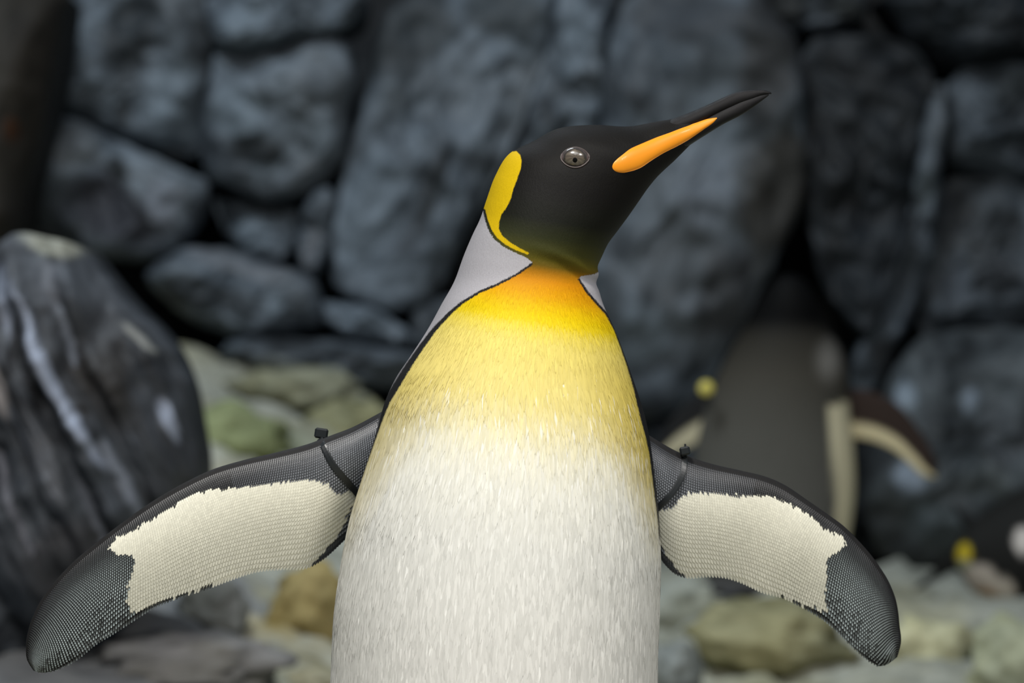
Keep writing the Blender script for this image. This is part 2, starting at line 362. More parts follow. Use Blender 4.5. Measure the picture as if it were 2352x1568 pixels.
# rock wall: backing coloured dark for shade in the cracks, plus every distinct stone
def build_wall():
    nx, nz = 70, 50
    V = []
    for j in range(nz):
        for i in range(nx):
            x = -5+10*i/(nx-1); z = -0.1+4.2*j/(nz-1)
            y = 6.15+0.12*fbm(Vector((x*1.3, z*1.3, 5)))
            V.append((x, y, z))
    F = [(j*nx+i, j*nx+i+1, (j+1)*nx+i+1, (j+1)*nx+i) for j in range(nz-1) for i in range(nx-1)]
    wall = mesh_obj('wall_back', V, F, M_CREVICE)
    wall['kind'] = 'structure'; wall['label'] = 'dark blue-grey rock wall behind the penguins'
    dk = (0.018, 0.02, 0.021); bl = (0.17, 0.21, 0.245)
    T = lambda k: (k, k, k*1.02)
    Wl = 9.75
    stones = [
        # outline px, tone, bulge, marks, extra
        ([(150, -40), (465, -40), (470, 80), (478, 210), (462, 370), (330, 312), (225, 272), (120, 255), (108, 200)], T(1.0), 0.07,
            [(300, 70, 60, 130, 0.35, dk, 0.8), (300, 255, 30, 35, 0.5, dk, 0.9), (410, 230, 60, 110, 0.1, bl, 0.5), (150, 130, 40, 60, 0, (0.13, 0.14, 0.15), 0.5)]),
        ([(478, -40), (830, -40), (815, 60), (700, 72), (640, 90), (560, 108), (495, 95)], T(0.85), 0.05, [(700, 20, 60, 50, 0, dk, 0.5), (560, 50, 60, 40, 0, bl, 0.4)]),
        ([(505, 125), (590, 118), (700, 88), (782, 92), (795, 170), (775, 280), (757, 380), (720, 425), (620, 442), (540, 415), (482, 400), (478, 280), (502, 190)], T(1.15), 0.06,
            [(585, 335, 62, 42, 0.1, dk, 0.95), (560, 260, 60, 60, 0, bl, 0.5), (730, 320, 40, 50, 0, bl, 0.4), (740, 210, 40, 40, 0, (0.07, 0.08, 0.09), 0.5)]),
        ([(80, 278), (180, 280), (270, 330), (380, 380), (468, 422), (462, 490), (420, 545), (330, 592), (220, 572), (58, 520), (45, 470)], T(1.1), 0.08,
            [(250, 480, 110, 75, 0.3, (0.045, 0.047, 0.056), 0.95), (285, 395, 22, 30, 0, dk, 0.9), (370, 470, 55, 60, 0.5, (0.18, 0.195, 0.225), 0.6), (180, 340, 70, 55, 0, (0.15, 0.16, 0.165), 0.6)]),
        ([(498, 452), (600, 478), (690, 500), (665, 565), (620, 592), (550, 562), (508, 515)], T(1.1), 0.05, [(600, 485, 70, 20, 0.2, dk, 0.8), (580, 545, 50, 28, 0.4, bl, 0.6)]),
        ([(348, 640), (395, 588), (480, 568), (620, 608), (715, 640), (728, 700), (705, 775), (560, 770), (430, 715)], T(1.0), 0.10,
            [(540, 600, 130, 22, 0.25, (0.17, 0.18, 0.195), 0.6), (500, 680, 120, 40, 0.25, dk, 0.8), (640, 725, 18, 40, 0.1, bl, 0.5)]),
        ([(700, 468), (765, 440), (748, 560), (735, 650), (690, 605)], T(0.9), 0.04, [(715, 560, 14, 50, 0.1, (0.14, 0.145, 0.155), 0.6)]),
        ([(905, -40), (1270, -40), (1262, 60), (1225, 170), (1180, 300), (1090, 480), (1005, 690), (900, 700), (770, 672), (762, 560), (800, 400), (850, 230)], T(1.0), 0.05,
            [(940, 50, 110, 170, 0.5, (.03, .034, .036), 0.9), (985, 450, 26, 150, 0.35, dk, 0.85), (1110, 370, 45, 28, 0, dk, 0.8), (850, 480, 60, 130, 0.2, bl, 0.35), (1060, 250, 80, 90, 0.4, (0.13, 0.15, 0.17), 0.5),  # first mark darkens the slab top, light falloff put into the colour
             (1150, 30, 120, 80, 0.2, (0.035, 0.04, 0.042), 0.85), (1010, 620, 20, 90, 0.1, dk, 0.5)]),  # first mark here paints the same falloff along the top
        ([(1292, -40), (1420, -40), (1405, 60), (1368, 270), (1360, 420), (1180, 420), (1200, 320), (1240, 170)], T(1.05), 0.04, [(1305, 270, 18, 16, 0, dk, 0.9), (1330, 100, 40, 80, 0.2, bl, 0.35)]),
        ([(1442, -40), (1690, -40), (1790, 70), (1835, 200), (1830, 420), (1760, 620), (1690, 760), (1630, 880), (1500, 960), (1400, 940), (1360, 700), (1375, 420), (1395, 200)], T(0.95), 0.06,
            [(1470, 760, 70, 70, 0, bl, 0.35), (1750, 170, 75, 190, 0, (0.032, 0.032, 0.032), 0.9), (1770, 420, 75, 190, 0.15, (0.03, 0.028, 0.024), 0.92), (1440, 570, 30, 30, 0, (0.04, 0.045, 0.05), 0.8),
             (1480, 680, 26, 26, 0, (0.04, 0.045, 0.05), 0.7), (1660, 680, 70, 120, 0.4, (0.035, 0.036, 0.037), 0.85), (1620, 430, 70, 90, 0, (0.12, 0.135, 0.155), 0.5), (1600, 50, 150, 80, 0.2, (0.035, 0.038, 0.042), 0.85)]),  # last mark paints the weaker light near the top of this slab
        ([(735, 705), (850, 728), (935, 768), (905, 800), (760, 765)], T(1.15), 0.05, [(830, 745, 60, 16, 0.3, bl, 0.5)]),
        ([(960, 715), (1010, 700), (1060, 690), (1075, 800), (950, 800)], T(0.6), 0.04, []),
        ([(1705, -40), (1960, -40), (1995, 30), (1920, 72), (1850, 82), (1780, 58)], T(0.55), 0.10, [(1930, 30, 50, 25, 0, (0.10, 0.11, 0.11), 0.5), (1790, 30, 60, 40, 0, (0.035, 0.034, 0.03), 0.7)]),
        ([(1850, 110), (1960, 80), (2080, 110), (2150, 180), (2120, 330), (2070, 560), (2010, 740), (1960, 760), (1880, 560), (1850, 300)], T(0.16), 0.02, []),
        ([(2125, 240), (2172, 200), (2170, 300), (2150, 450), (2110, 640), (2060, 800), (2010, 900), (1950, 900), (2000, 760), (2060, 600), (2090, 420)], T(0.62), 0.05,
            [(2112, 430, 22, 70, 0.15, (0.12, 0.145, 0.16), 0.6), (2030, 830, 30, 60, 0.3, (0.03, 0.03, 0.032), 0.6)]),
        ([(2192, 165), (2300, 150), (2420, 160), (2420, 400), (2340, 405), (2260, 385), (2178, 375)], T(0.5), 0.05, [(2320, 210, 70, 50, 0.1, (0.03, 0.034, 0.035), 0.6), (2230, 340, 50, 30, 0, (0.09, 0.105, 0.12), 0.5)]),
        ([(2165, 425), (2260, 408), (2420, 425), (2420, 700), (2330, 740), (2200, 720), (2110, 790), (2135, 600)], T(0.58), 0.06, [(2300, 520, 60, 50, 0.3, dk, 0.6), (2190, 640, 50, 60, 0, (0.09, 0.105, 0.125), 0.6), (2300, 640, 80, 60, 0, (0.03, 0.032, 0.035), 0.6)]),
        ([(2080, 830), (2180, 760), (2330, 770), (2420, 760), (2420, 1180), (2250, 1260), (2080, 1290), (2020, 1250), (2000, 1100), (2020, 960)], (0.52, 0.50, 0.47), 0.08,
            [(2075, 905, 32, 32, 0, (0.24, 0.29, 0.34), 0.7), (2075, 1080, 40, 45, 0, (0.22, 0.26, 0.31), 0.7), (2230, 920, 22, 25, 0, (0.21, 0.25, 0.30), 0.7), (2180, 990, 80, 60, 0.2, dk, 0.8), (2020, 1000, 50, 120, 0.1, (0.02, 0.022, 0.024), 0.7),
             (2150, 1200, 80, 60, 0.2, (0.06, 0.075, 0.08), 0.6), (2300, 1000, 80, 80, 0, (0.06, 0.065, 0.072), 0.5), (2250, 1100, 60, 40, 0, (0.08, 0.09, 0.085), 0.5)]),
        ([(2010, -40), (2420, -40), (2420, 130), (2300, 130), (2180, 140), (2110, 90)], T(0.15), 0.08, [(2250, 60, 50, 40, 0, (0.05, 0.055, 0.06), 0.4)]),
        ([(1480, 980), (1560, 930), (1640, 900), (1720, 900), (1760, 1000), (1720, 1150), (1640, 1230), (1530, 1230)], T(0.35), 0.05, []),
        ([(1960, 900), (2010, 920), (2020, 1100), (2010, 1290), (1930, 1290), (1930, 1000)], T(0.1), 0.02, []),
        ([(500, 790), (640, 780), (760, 790), (900, 800), (960, 815), (980, 860), (880, 880), (700, 870), (560, 850)], T(0.95), 0.10, [(700, 800, 160, 16, 0.05, dk, 0.6), (640, 850, 60, 24, 0, (0.17, 0.18, 0.16), 0.6)]),
    ]
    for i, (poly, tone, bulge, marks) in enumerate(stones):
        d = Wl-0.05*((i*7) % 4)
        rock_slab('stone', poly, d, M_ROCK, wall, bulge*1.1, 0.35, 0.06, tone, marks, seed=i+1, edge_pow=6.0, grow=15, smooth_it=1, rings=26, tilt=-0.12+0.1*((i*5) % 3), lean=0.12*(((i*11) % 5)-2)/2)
    # the wall goes on as plain blocks to either side
    rr = random.Random(5); i = 60
    for x0, x1 in ((-1500, -150), (2440, 3700)):
        x = x0
        while x < x1:
            w = rr.uniform(220, 340); y = -420
            while y < (820 if x < 1000 else 1300):
                h = rr.uniform(180, 330); j = lambda: rr.uniform(-22, 22)
                poly = [(x+j(), y+j()), (x+w/2+j(), y+j()), (x+w-14+j(), y+j()), (x+w-14+j(), y+h/2+j()), (x+w-14+j(), y+h-14+j()), (x+w/2+j(), y+h-14+j()), (x+j(), y+h-14+j()), (x+j(), y+h/2+j())]
                rock_slab('stone', poly, Wl-0.05*rr.random(), M_ROCK, wall, 0.07, 0.35, 0.06, T(rr.uniform(.45, .95)), (), seed=i, edge_pow=6.0, grow=8, smooth_it=1, n=48, rings=14)
                i += 1; y += h
            x += w
    return wall
wall = build_wall()

# ------------------------------------------------------------------ the large rocks standing in front of the wall
def rock_thing(name, poly, dist, label, cat, **kw):
    o = rock_slab(name, poly, dist, kw.pop('mat', M_ROCK), None, **kw)
    o['label'] = label; o['category'] = cat
    return o
rock_thing('rock_pillar', [(-160, -60), (150, -60), (138, 60), (110, 220), (80, 330), (50, 440), (36, 540), (10, 620), (-160, 640)], 9.2,
    'dark brown rock pillar at the far left edge beside the wall', 'rock', mat=M_CREVICE, bulge=0.12, thick=0.4, rough=0.03, tone=(0.95, 0.75, 0.55), seed=41,
    marks=[(35, 300, 22, 30, 0, (0.045, 0.017, 0.006), 0.8), (0, 100, 30, 200, 0, (0.03, 0.027, 0.022), 0.6)])
pale = (0.30, 0.33, 0.40)
rock_thing('rock_slab', [(-140, 640), (5, 560), (30, 525), (180, 565), (232, 640), (290, 705), (370, 780), (420, 880), (440, 1000), (455, 1080), (442, 1180), (400, 1290), (330, 1390), (230, 1470), (90, 1540), (-140, 1580)], 6.6,
    'big dark slab streaked pale grey, leaning behind the long left flipper', 'rock', bulge=0.16, thick=0.35, rough=0.05, tone=(0.5, 0.46, 0.46), seed=52, n=160, rings=44, ridge=(-0.42, 0.016, 0.040), smooth_it=2,
    marks=[(110, 780, 14, 190, -0.52, pale, 0.95), (190, 950, 14, 120, -0.5, pale, 0.95), (25, 700, 18, 90, -0.2, pale, 0.8), (290, 1080, 14, 90, -0.45, (0.20, 0.22, 0.26), 0.85), (395, 955, 14, 40, -0.4, pale, 0.9),
           (20, 870, 16, 90, -0.3, (0.34, 0.31, 0.30), 0.85), (130, 1060, 22, 150, -0.35, (0.15, 0.155, 0.17), 0.7), (60, 1150, 10, 170, -0.35, (0.20, 0.20, 0.23), 0.7), (230, 1180, 9, 140, -0.4, (0.17, 0.18, 0.21), 0.7), (340, 1190, 9, 110, -0.4, (0.16, 0.17, 0.2), 0.6), (175, 760, 9, 90, -0.45, (0.2, 0.22, 0.26), 0.7), (60, 960, 9, 90, -0.45, (0.2, 0.21, 0.24), 0.6), (110, 560, 90, 28, 0.25, (0.26, 0.26, 0.21), 0.8), (270, 870, 70, 120, -0.3, (0.03, 0.026, 0.022), 0.6),
           (330, 780, 10, 60, -0.8, (0.24, 0.24, 0.22), 0.8), (130, 660, 30, 60, -0.2, (0.11, 0.115, 0.13), 0.6), (200, 1300, 120, 120, 0, (0.035, 0.03, 0.028), 0.5), (410, 1010, 40, 60, 0, (0.03, 0.032, 0.036), 0.6)])

def boulder(name, px, py, dist, rx, ry, label, mat=M_BANK, tone=(1, 1, 1), seed=0, squash=0.8, snap=True):
    for d in np.linspace(4.9, 9.4, 90) if snap else ():          # where the rock seen at this place meets the bank
        c = P(px, py, d-DIST)
        if c.z-0.55*ry*S*d/DIST <= bank_height(c.x, c.y)+0.01: dist = float(d); break
    k = S*dist/DIST
    bm = bmesh.new(); bmesh.ops.create_icosphere(bm, subdivisions=4, radius=1)
    off = Vector((seed*3.7, seed*5.1, seed*1.3))
    for v in bm.verts:
        n = v.co.normalized()
        r = 0.95+0.28*fbm(n*1.2+off, 3)+0.16*fbm(n*2.6+off, 3)+0.06*fbm(n*6+off, 3)
        v.co = Vector((n.x*r*rx*k, n.y*r*squash*rx*k, n.z*r*ry*k))
    V = [v.co.copy() for v in bm.verts]; F = [[v.index for v in f.verts] for f in bm.faces]; bm.free()
    o = mesh_obj(name, V, F, mat); o.location = P(px, py, dist-DIST); o.color = (*tone, 1)
    o['label'] = label; o['category'] = 'rock'; o['group'] = 'loose rocks on the bank'
    return o
boulder('boulder', 1570, 1400, 7.6, 92, 72, 'rounded pale grey boulder low beside the white belly, under the right flipper', tone=(0.85, 0.88, 0.9), seed=3)
boulder('boulder', 1770, 1470, 7.2, 185, 92, 'broad olive-tan boulder under the right flipper tip', tone=(0.8, 0.75, 0.52), seed=4)
boulder('boulder', 2130, 1500, 6.5, 115, 80, 'pale mossy boulder at the bottom just right of the flipper tip', tone=(1.3, 1.26, 1.0), seed=5)
boulder('boulder', 2350, 1520, 6.7, 120, 100, 'pale greenish boulder in the bottom right corner', tone=(1.25, 1.3, 1.15), seed=6)
boulder('boulder', 1545, 1540, 6.4, 70, 70, 'small grey-blue stone at the bottom edge right of the belly', tone=(0.62, 0.66, 0.74), seed=7)
boulder('boulder', 690, 900, 8.7, 150, 60, 'long grey rock lying on the bank above the left flipper', tone=(0.66, 0.67, 0.60), seed=8)
boulder('boulder', 520, 1010, 8.2, 130, 80, 'green mossy rock beside the dark leaning slab', tone=(0.52, 0.58, 0.34), seed=9)
boulder('boulder', 800, 990, 8.0, 110, 75, 'pale yellow-green rock behind the left cable tie', tone=(0.78, 0.76, 0.54), seed=10)
boulder('boulder', 520, 1110, 7.2, 100, 60, 'whitish grey stone just above the left flipper edge', tone=(0.95, 0.95, 1.0), seed=11)
boulder('boulder', 490, 1400, 6.7, 80, 70, 'blue-grey stone below the middle of the left flipper', tone=(0.66, 0.68, 0.82), seed=12)
boulder('boulder', 712, 1395, 7.2, 95, 110, 'ochre stained boulder between the left flipper and the belly', tone=(0.95, 0.76, 0.40), seed=13)
boulder('boulder', 420, 1520, 6.3, 260, 70, 'wide flat blue-grey rock at the bottom left below the flipper', tone=(0.60, 0.59, 0.72), seed=14)
boulder('boulder', 730, 1568, 5.9, 75, 38, 'low grey-brown stone at the bottom edge left of the belly', tone=(0.9, 0.86, 0.78), seed=15)

# ------------------------------------------------------------------ the king penguin in front
R = [
    (1090, 2800, 1200, 2800, 0.03, .02, .02), (960, 2785, 1320, 2785, 0.03, .06, .06), (870, 2730, 1410, 2730, .02, .10, .11), (800, 2600, 1475, 2600, .01, .135, .13),
    (755, 2350, 1520, 2350, 0, .15, .14), (738, 2050, 1530, 2050, 0, .152, .14), (742, 1800, 1522, 1800, 0, .148, .135), (759, 1568, 1510, 1568, 0, .142, .13),
    (770, 1390, 1515, 1390, 0, .136, .125), (787, 1275, 1517, 1275, 0, .132, .12), (806, 1180, 1513, 1180, 0, .128, .115), (826, 1115, 1506, 1115, 0, .125, .11),
    (850, 1040, 1497, 1040, 0, .121, .105), (868, 980, 1487, 980, 0, .117, .10), (887, 915, 1469, 915, 0, .112, .095), (911, 865, 1452, 865, 0, .107, .09),
    (940, 822, 1437, 822, 0, .100, .085), (985, 752, 1410, 752, 0, .086, .078), (1015, 697, 1385, 697, 0, .073, .070), (1046, 640, 1371, 640, 0, .062, .064),
    (1064, 590, 1371, 617, 0, .0600, .060), (1085, 540, 1383, 588, 0, .0605, .058), (1103, 502, 1397, 559, 0, .060, .057), (1117, 460, 1417, 532, 0, .058, .056),
    (1138, 403, 1443, 497, 0, .054, .054), (1170, 353, 1468, 461, 0, .050, .050), (1225, 324, 1489, 431, 0, .046, .046), (1279, 296, 1507, 409, 0, .042, .042),
    (1355, 287, 1525, 391, 0, .034, .034), (1447, 290, 1549, 369, 0, .0235, .0235), (1510, 279, 1569, 349, 0, .0165, .0165), (1546, 273, 1586, 332, 0, .0114, .0114),
    (1578, 264.5, 1601, 318, 0, .0080, .0080), (1600, 260, 1614, 300, 0, .003, .003)]
# smooth chest-to-neck depth profile
_hp = ([640, 697, 752, 822, 865, 915, 980, 1040, 1115, 1180, 1275, 1390, 1568], [.062, .074, .086, .0985, .105, .1115, .118, .1225, .127, .130, .1335, .137, .141])
R = [(*r[:5], float(np.interp(r[1], *_hp)), r[6]) if 640 <= r[1] <= 1568 and r[1] == r[3] else r for r in R]
dens = []
for a, b in zip(R[:-1], R[1:]):
    L = math.hypot((a[0]+a[2]-b[0]-b[2])/2, (a[1]+a[3]-b[1]-b[3])/2)
    dens.append(max(L, 20)*(0.22 if a[1] > 1700 else (1.6 if a[1] < 640 else 1.0)))
NB, MB = 470, 300
bv, bf, BV, BTH, _ = loft(R, NB, MB, dens)
FOLD = np.array([(1215, 566), (1245, 574), (1280, 585), (1315, 603), (1348, 622), (1385, 634)], float)
def dist_polyline(pts, line):
    best = np.full(len(pts), 1e9); side = np.zeros(len(pts))
    for a, b in zip(line[:-1], line[1:]):
        e = b-a; t = np.clip(((pts-a)@e)/(e@e), 0, 1); q = pts-a-t[:, None]*e; d = np.hypot(q[:, 0], q[:, 1])
        sg = np.sign(e[0]*q[:, 1]-e[1]*q[:, 0]); m = d < best; best[m] = d[m]; side[m] = sg[m]
    return best*side
_q = proj(bv); _d = dist_polyline(_q, FOLD); _ax = np.interp(_q[:, 0], [1200, 1280, 1330, 1385], [0, .6, 1, 1])
_amp = (0.0019*np.exp(-(_d/12)**2)-0.0013*np.exp(-((_d-20)/11)**2))*_ax*(np.sin(BTH) > -0.3)
_c = np.concatenate([np.repeat(BV.mean(1), MB, 0), bv[-2:]]); _n = bv-_c; _n /= np.linalg.norm(_n, axis=1)[:, None]+1e-9
bv = bv+_n*_amp[:, None]; BV = bv[:NB*MB].reshape(NB, MB, 3)
body_bvh = BVHTree.FromPolygons([tuple(v) for v in bv], bf)

def face_y(px, py, bvh=body_bvh, back=False):
    """depth of the modelled surface seen at a front-view point"""
    for _ in range(1):
        o = Vector((0, -DIST, ZC)); d = (P(px, py, 0.0)-o).normalized()
        if back: o = o+d*8; d = -d
        h = bvh.ray_cast(o, d)
        return None if h[0] is None else h[0]

EAR = [(1178, 348), (1186, 347), (1195, 356), (1198, 370), (1196, 388), (1187, 413), (1178, 437), (1172, 459), (1163, 477), (1152, 492), (1146, 511), (1146, 526), (1153.5, 541), (1172, 556.5), (1196, 571), (1216, 581),
       (1212, 584.5), (1184, 574), (1160, 561), (1141, 545.5), (1129, 527), (1120, 504), (1115, 482), (1100, 470), (1105, 430), (1120, 395), (1145, 355), (1162, 338)]
HEAD = [(1090, 472), (1110, 484), (1116, 510), (1124, 531), (1136, 550), (1157, 566), (1182, 579), (1212, 593), (1228, 606), (1240, 660), (1310, 665), (1327, 642), (1335, 633.5), (1350, 631.5), (1366, 629), (1377, 622),
        (1500, 610), (2000, 600), (2000, 0), (900, 0), (900, 430)]
CHEST = [(1228, 604), (1187, 633), (1141, 657), (1104, 672), (1064, 697), (1040, 718), (1003, 758), (972, 801), (942, 847), (920, 884), (896, 923), (880, 961), (852, 1040), (822, 1126), (808, 1173), (790, 1230), (760, 1330), (700, 1600), (650, 3000), (1650, 3000),
         (1560, 1600), (1535, 1400), (1520, 1305), (1515, 1262), (1511, 1198), (1500, 1113), (1491, 1040), (1482, 1000), (1470, 957), (1456, 896), (1441, 844), (1425, 798), (1410, 758), (1392, 724), (1370, 700), (1346, 672), (1327, 642), (1300, 600)]
STOPS = [(430, (.0055, .005, .0045)), (500, (.007, .0075, .005)), (540, (.020, .022, .008)), (570, (.042, .042, .009)), (592, (.075, .062, .006)), (606, (.11, .07, .004)), (622, (.30, .125, .002)), (642, (.49, .19, .001)), (675, (.55, .265, .001)),
         (700, (.58, .36, .001)), (722, (.60, .43, .002)), (738, (.61, .455, .010)), (752, (.62, .49, .06)), (785, (.62, .51, .125)), (840, (.62, .51, .15)), (905, (.63, .53, .19)), (955, (.66, .58, .30)), (1000, (.69, .64, .44)), (1045, (.70, .67, .54)), (1110, (.69, .675, .595)), (1250, (.655, .645, .595)), (1568, (.62, .605, .565)), (3000, (.6, .58, .55))]
def chest_colour(pp):
    q = pp[:, 1]-np.clip(pp[:, 0]-1226, -250, 300)*0.17
    col = ramp(q, STOPS)
    f = sdf(CHEST, pp)
    w = np.clip(1-f/np.interp(pp[:, 1], [840, 950, 1050, 1200], [120, 130, 90, 50]), 0, 1)*np.interp(pp[:, 1], [780, 880, 1040, 1120, 1280], [0, .95, 1.0, .75, 0])
    right = (pp[:, 0] > 1176)*0.35+0.65
    w = (w*right)[:, None]
    return col*(1-w)+np.array([.50, .39, .075])*w

pp = proj(bv); front = np.sin(BTH) >= -1e-6
f = sdf(CHEST, pp); h = sdf(HEAD, pp); e = sdf(EAR, pp)
behind = np.where(front, 0, np.maximum(bv[:, 1], 0)/S)
is_head = pp[:, 1] < 660
wline = np.interp(pp[:, 1], [600, 680, 760, 860, 960, 1060, 1200, 1300], [4.5, 6, 11, 15, 15, 11, 9, 6])
rightside = pp[:, 0] > 1250
wline = np.where(rightside, np.interp(pp[:, 1], [640, 760, 860, 1000, 1250], [5, 7, 10, 13, 9]), wline)
fb = f-behind
edge_inner = np.maximum(fb, h); edge_line = np.maximum(fb+wline, h)
tint = chest_colour(pp)
neck = np.tile(np.array([[.335, .325, .345]]), (len(bv), 1))
dark_back = np.clip((pp[:, 1]-780)/140, 0, 1)[:, None]
neck = neck*(1-dark_back)+np.array([.10, .10, .105])*dark_back
hb = np.clip((1230-pp[:, 0])/80, 0, 1)*0
# flippers --------------------------------------------------------------
FL = [(960, 900, 930, 1180), (905, 930, 870, 1190), (879, 944, 832, 1205), (811, 980, 790, 1240), (759, 1000, 745, 1281), (711, 1018, 708, 1302), (640, 1037, 650, 1305), (560, 1056, 590, 1311), (490, 1077, 530, 1330), (420, 1110, 470, 1352),
      (350, 1151, 410, 1371), (285, 1197, 355, 1393), (225, 1243, 305, 1424), (170, 1289, 260, 1453), (122, 1341, 215, 1481), (88, 1390, 180, 1510), (68, 1440, 150, 1528), (61, 1485, 122, 1540), (66, 1520, 102, 1545), (78, 1538, 90, 1545)]
FR = [(1400, 930, 1420, 1220), (1455, 975, 1465, 1235), (1497, 1003, 1503, 1258), (1528, 1022, 1526, 1293), (1555, 1036, 1549, 1315), (1597, 1053, 1580, 1325), (1644, 1067, 1620, 1322), (1702, 1080, 1667, 1325), (1752, 1092, 1702, 1336), (1800, 1112, 1750, 1358),
      (1857, 1150, 1799, 1371), (1896, 1177, 1838, 1390), (1938, 1208, 1884, 1417), (1973, 1243, 1915, 1441), (2012, 1290, 1950, 1476), (2043, 1340, 1975, 1499), (2059, 1386, 1995, 1516), (2065, 1433, 2010, 1525), (2067, 1483, 2026, 1530), (2060, 1507, 2040, 1526)]
WL = [(821, 1126), (791, 1132), (775, 1137), (767, 1128), (751, 1108), (711, 1102), (655, 1106), (591, 1114), (531, 1122), (479, 1124), (439, 1136), (407, 1156), (370, 1180), (342, 1196), (310, 1216), (270, 1232), (250, 1258), (270, 1272), (302, 1274), (310, 1288), (306, 1320), (296, 1340), (293, 1375),
      (300, 1410), (390, 1372), (470, 1350), (550, 1326), (623, 1318), (711, 1312), (735, 1276), (771, 1238), (791, 1200), (806, 1172), (850, 1120)]
WR = [(1490, 1160), (1514, 1165), (1531, 1174), (1545, 1165), (1555, 1150), (1578, 1133), (1644, 1131), (1683, 1138), (1760, 1138), (1799, 1150), (1838, 1169), (1869, 1189), (1896, 1216), (1927, 1227), (1944, 1247), (1931, 1262), (1904, 1278), (1896, 1293), (1898, 1328), (1894, 1371), (1904, 1405),
      (1857, 1393), (1799, 1372), (1729, 1356), (1675, 1336), (1578, 1334), (1535, 1284), (1518, 1250), (1490, 1230)]
def flipper(pairs, y_root, y_tip, bend, n=170, m=96):
    k = len(pairs); rows = []
    for i, p in enumerate(pairs):
        t = i/(k-1)
        yc = y_root+(y_tip-y_root)*t+bend*math.sin(math.pi*t)
        hd = float(np.interp(t, [0, .15, .3, .6, .85, 1], [.026, .021, .016, .0115, .007, .002]))
        rows.append((*p, yc, hd, hd))
    r = catmull(rows, n)
    th = np.linspace(0, 2*np.pi, m, endpoint=False)
    kk = (S*(DIST+r[:, 4])/DIST)[:, None]; c = np.cos(th)[None]; s = np.sin(th)[None]
    ux = r[:, 0][:, None]*(1-c)/2+r[:, 2][:, None]*(1+c)/2; uy = r[:, 1][:, None]*(1-c)/2+r[:, 3][:, None]*(1+c)/2
    v01 = (1+c)/2
    thick = 0.12+0.88*(1-v01)**0.75
    Y = r[:, 4][:, None]-r[:, 5][:, None]*s*thick*1.25+0.010*(v01-0.5)
    V = np.stack([(ux-1176)*kk, Y, ZC+(784-uy)*kk], -1)
    faces = tube_faces(n, m); v = V.reshape(-1, 3); v = np.concatenate([v, [V[0].mean(0), V[-1].mean(0)]]); a = n*m; b = (n-1)*m
    faces += [(a, (j+1) % m, j) for j in range(m)]+[(a+1, b+j, b+(j+1) % m) for j in range(m)]
    return dict(v=v, f=faces, r=r, th=np.concatenate([np.tile(th, n), [0, 0]]), t=np.concatenate([np.repeat(np.linspace(0, 1, n), m), [0, 1]]))
flL = flipper(FL, 0.035, 0.02, -0.02); flR = flipper(FR, 0.035, 0.11, -0.01)
SHL = {'L': (WL, [(0, 0)]), 'R': (WR, [(0, 0)])}

def dark_flipper_colour(t, c):
    """t root-tip, c 0 leading .. 1 trailing"""
    arm = np.clip(1-(t-0.16)/0.22, 0, 1)*np.clip((c-0.04)/0.12, 0, 1)
    base = np.array([.016, .0155, .0155]); grey = np.array([.085, .092, .10])
    return base*(1-arm[:, None])+grey*arm[:, None]

allv = [bv]; allf = [list(x) for x in bf]; off = len(bv)
cols = [tint]; EI = [edge_inner]; EL = [edge_line]; EE = [np.where(front | (pp[:, 1] < 640), e, -50)]; EW = [np.full(len(bv), -60.0)]; NK = [neck]
for fl, W in ((flL, WL), (flR, WR)):
    v = fl['v']; q = proj(v); fr = np.sin(fl['th']) >= -1e-6; cc01 = (1+np.cos(fl['th']))/2
    w = sdf(W, q); w = np.where(fr, w, -40)
    col = dark_flipper_colour(fl['t'], cc01)
    rim = (cc01 < 0.03) & (fl['t'] > 0.80) & (fl['t'] < 0.93) & (~fr)
    col[rim] = (.42, .40, .37)
    n = len(v)
    allv.append(v); allf += [[i+off for i in x] for x in fl['f']]; off += n
    cols.append(col); EI.append(np.full(n, 60.)); EL.append(np.full(n, 60.)); EE.append(np.full(n, -60.)); EW.append(w); NK.append(np.full((n, 3), .03))

penguin = empty('king_penguin', P(1176, 2923, 0), 'king penguin with spread flippers, orange-yellow throat and black upturned head, in front', 'penguin')
body = mesh_obj('body', np.concatenate(allv), allf, M_PLUM, penguin)
me = body.data
cattr(me, 'tint', np.concatenate(cols)); cattr(me, 'neck', np.concatenate(NK))
fattr(me, 'edge_inner', np.concatenate(EI)); fattr(me, 'edge_line', np.concatenate(EL)); fattr(me, 'edge_ear', np.concatenate(EE)); fattr(me, 'edge_white', np.concatenate(EW))

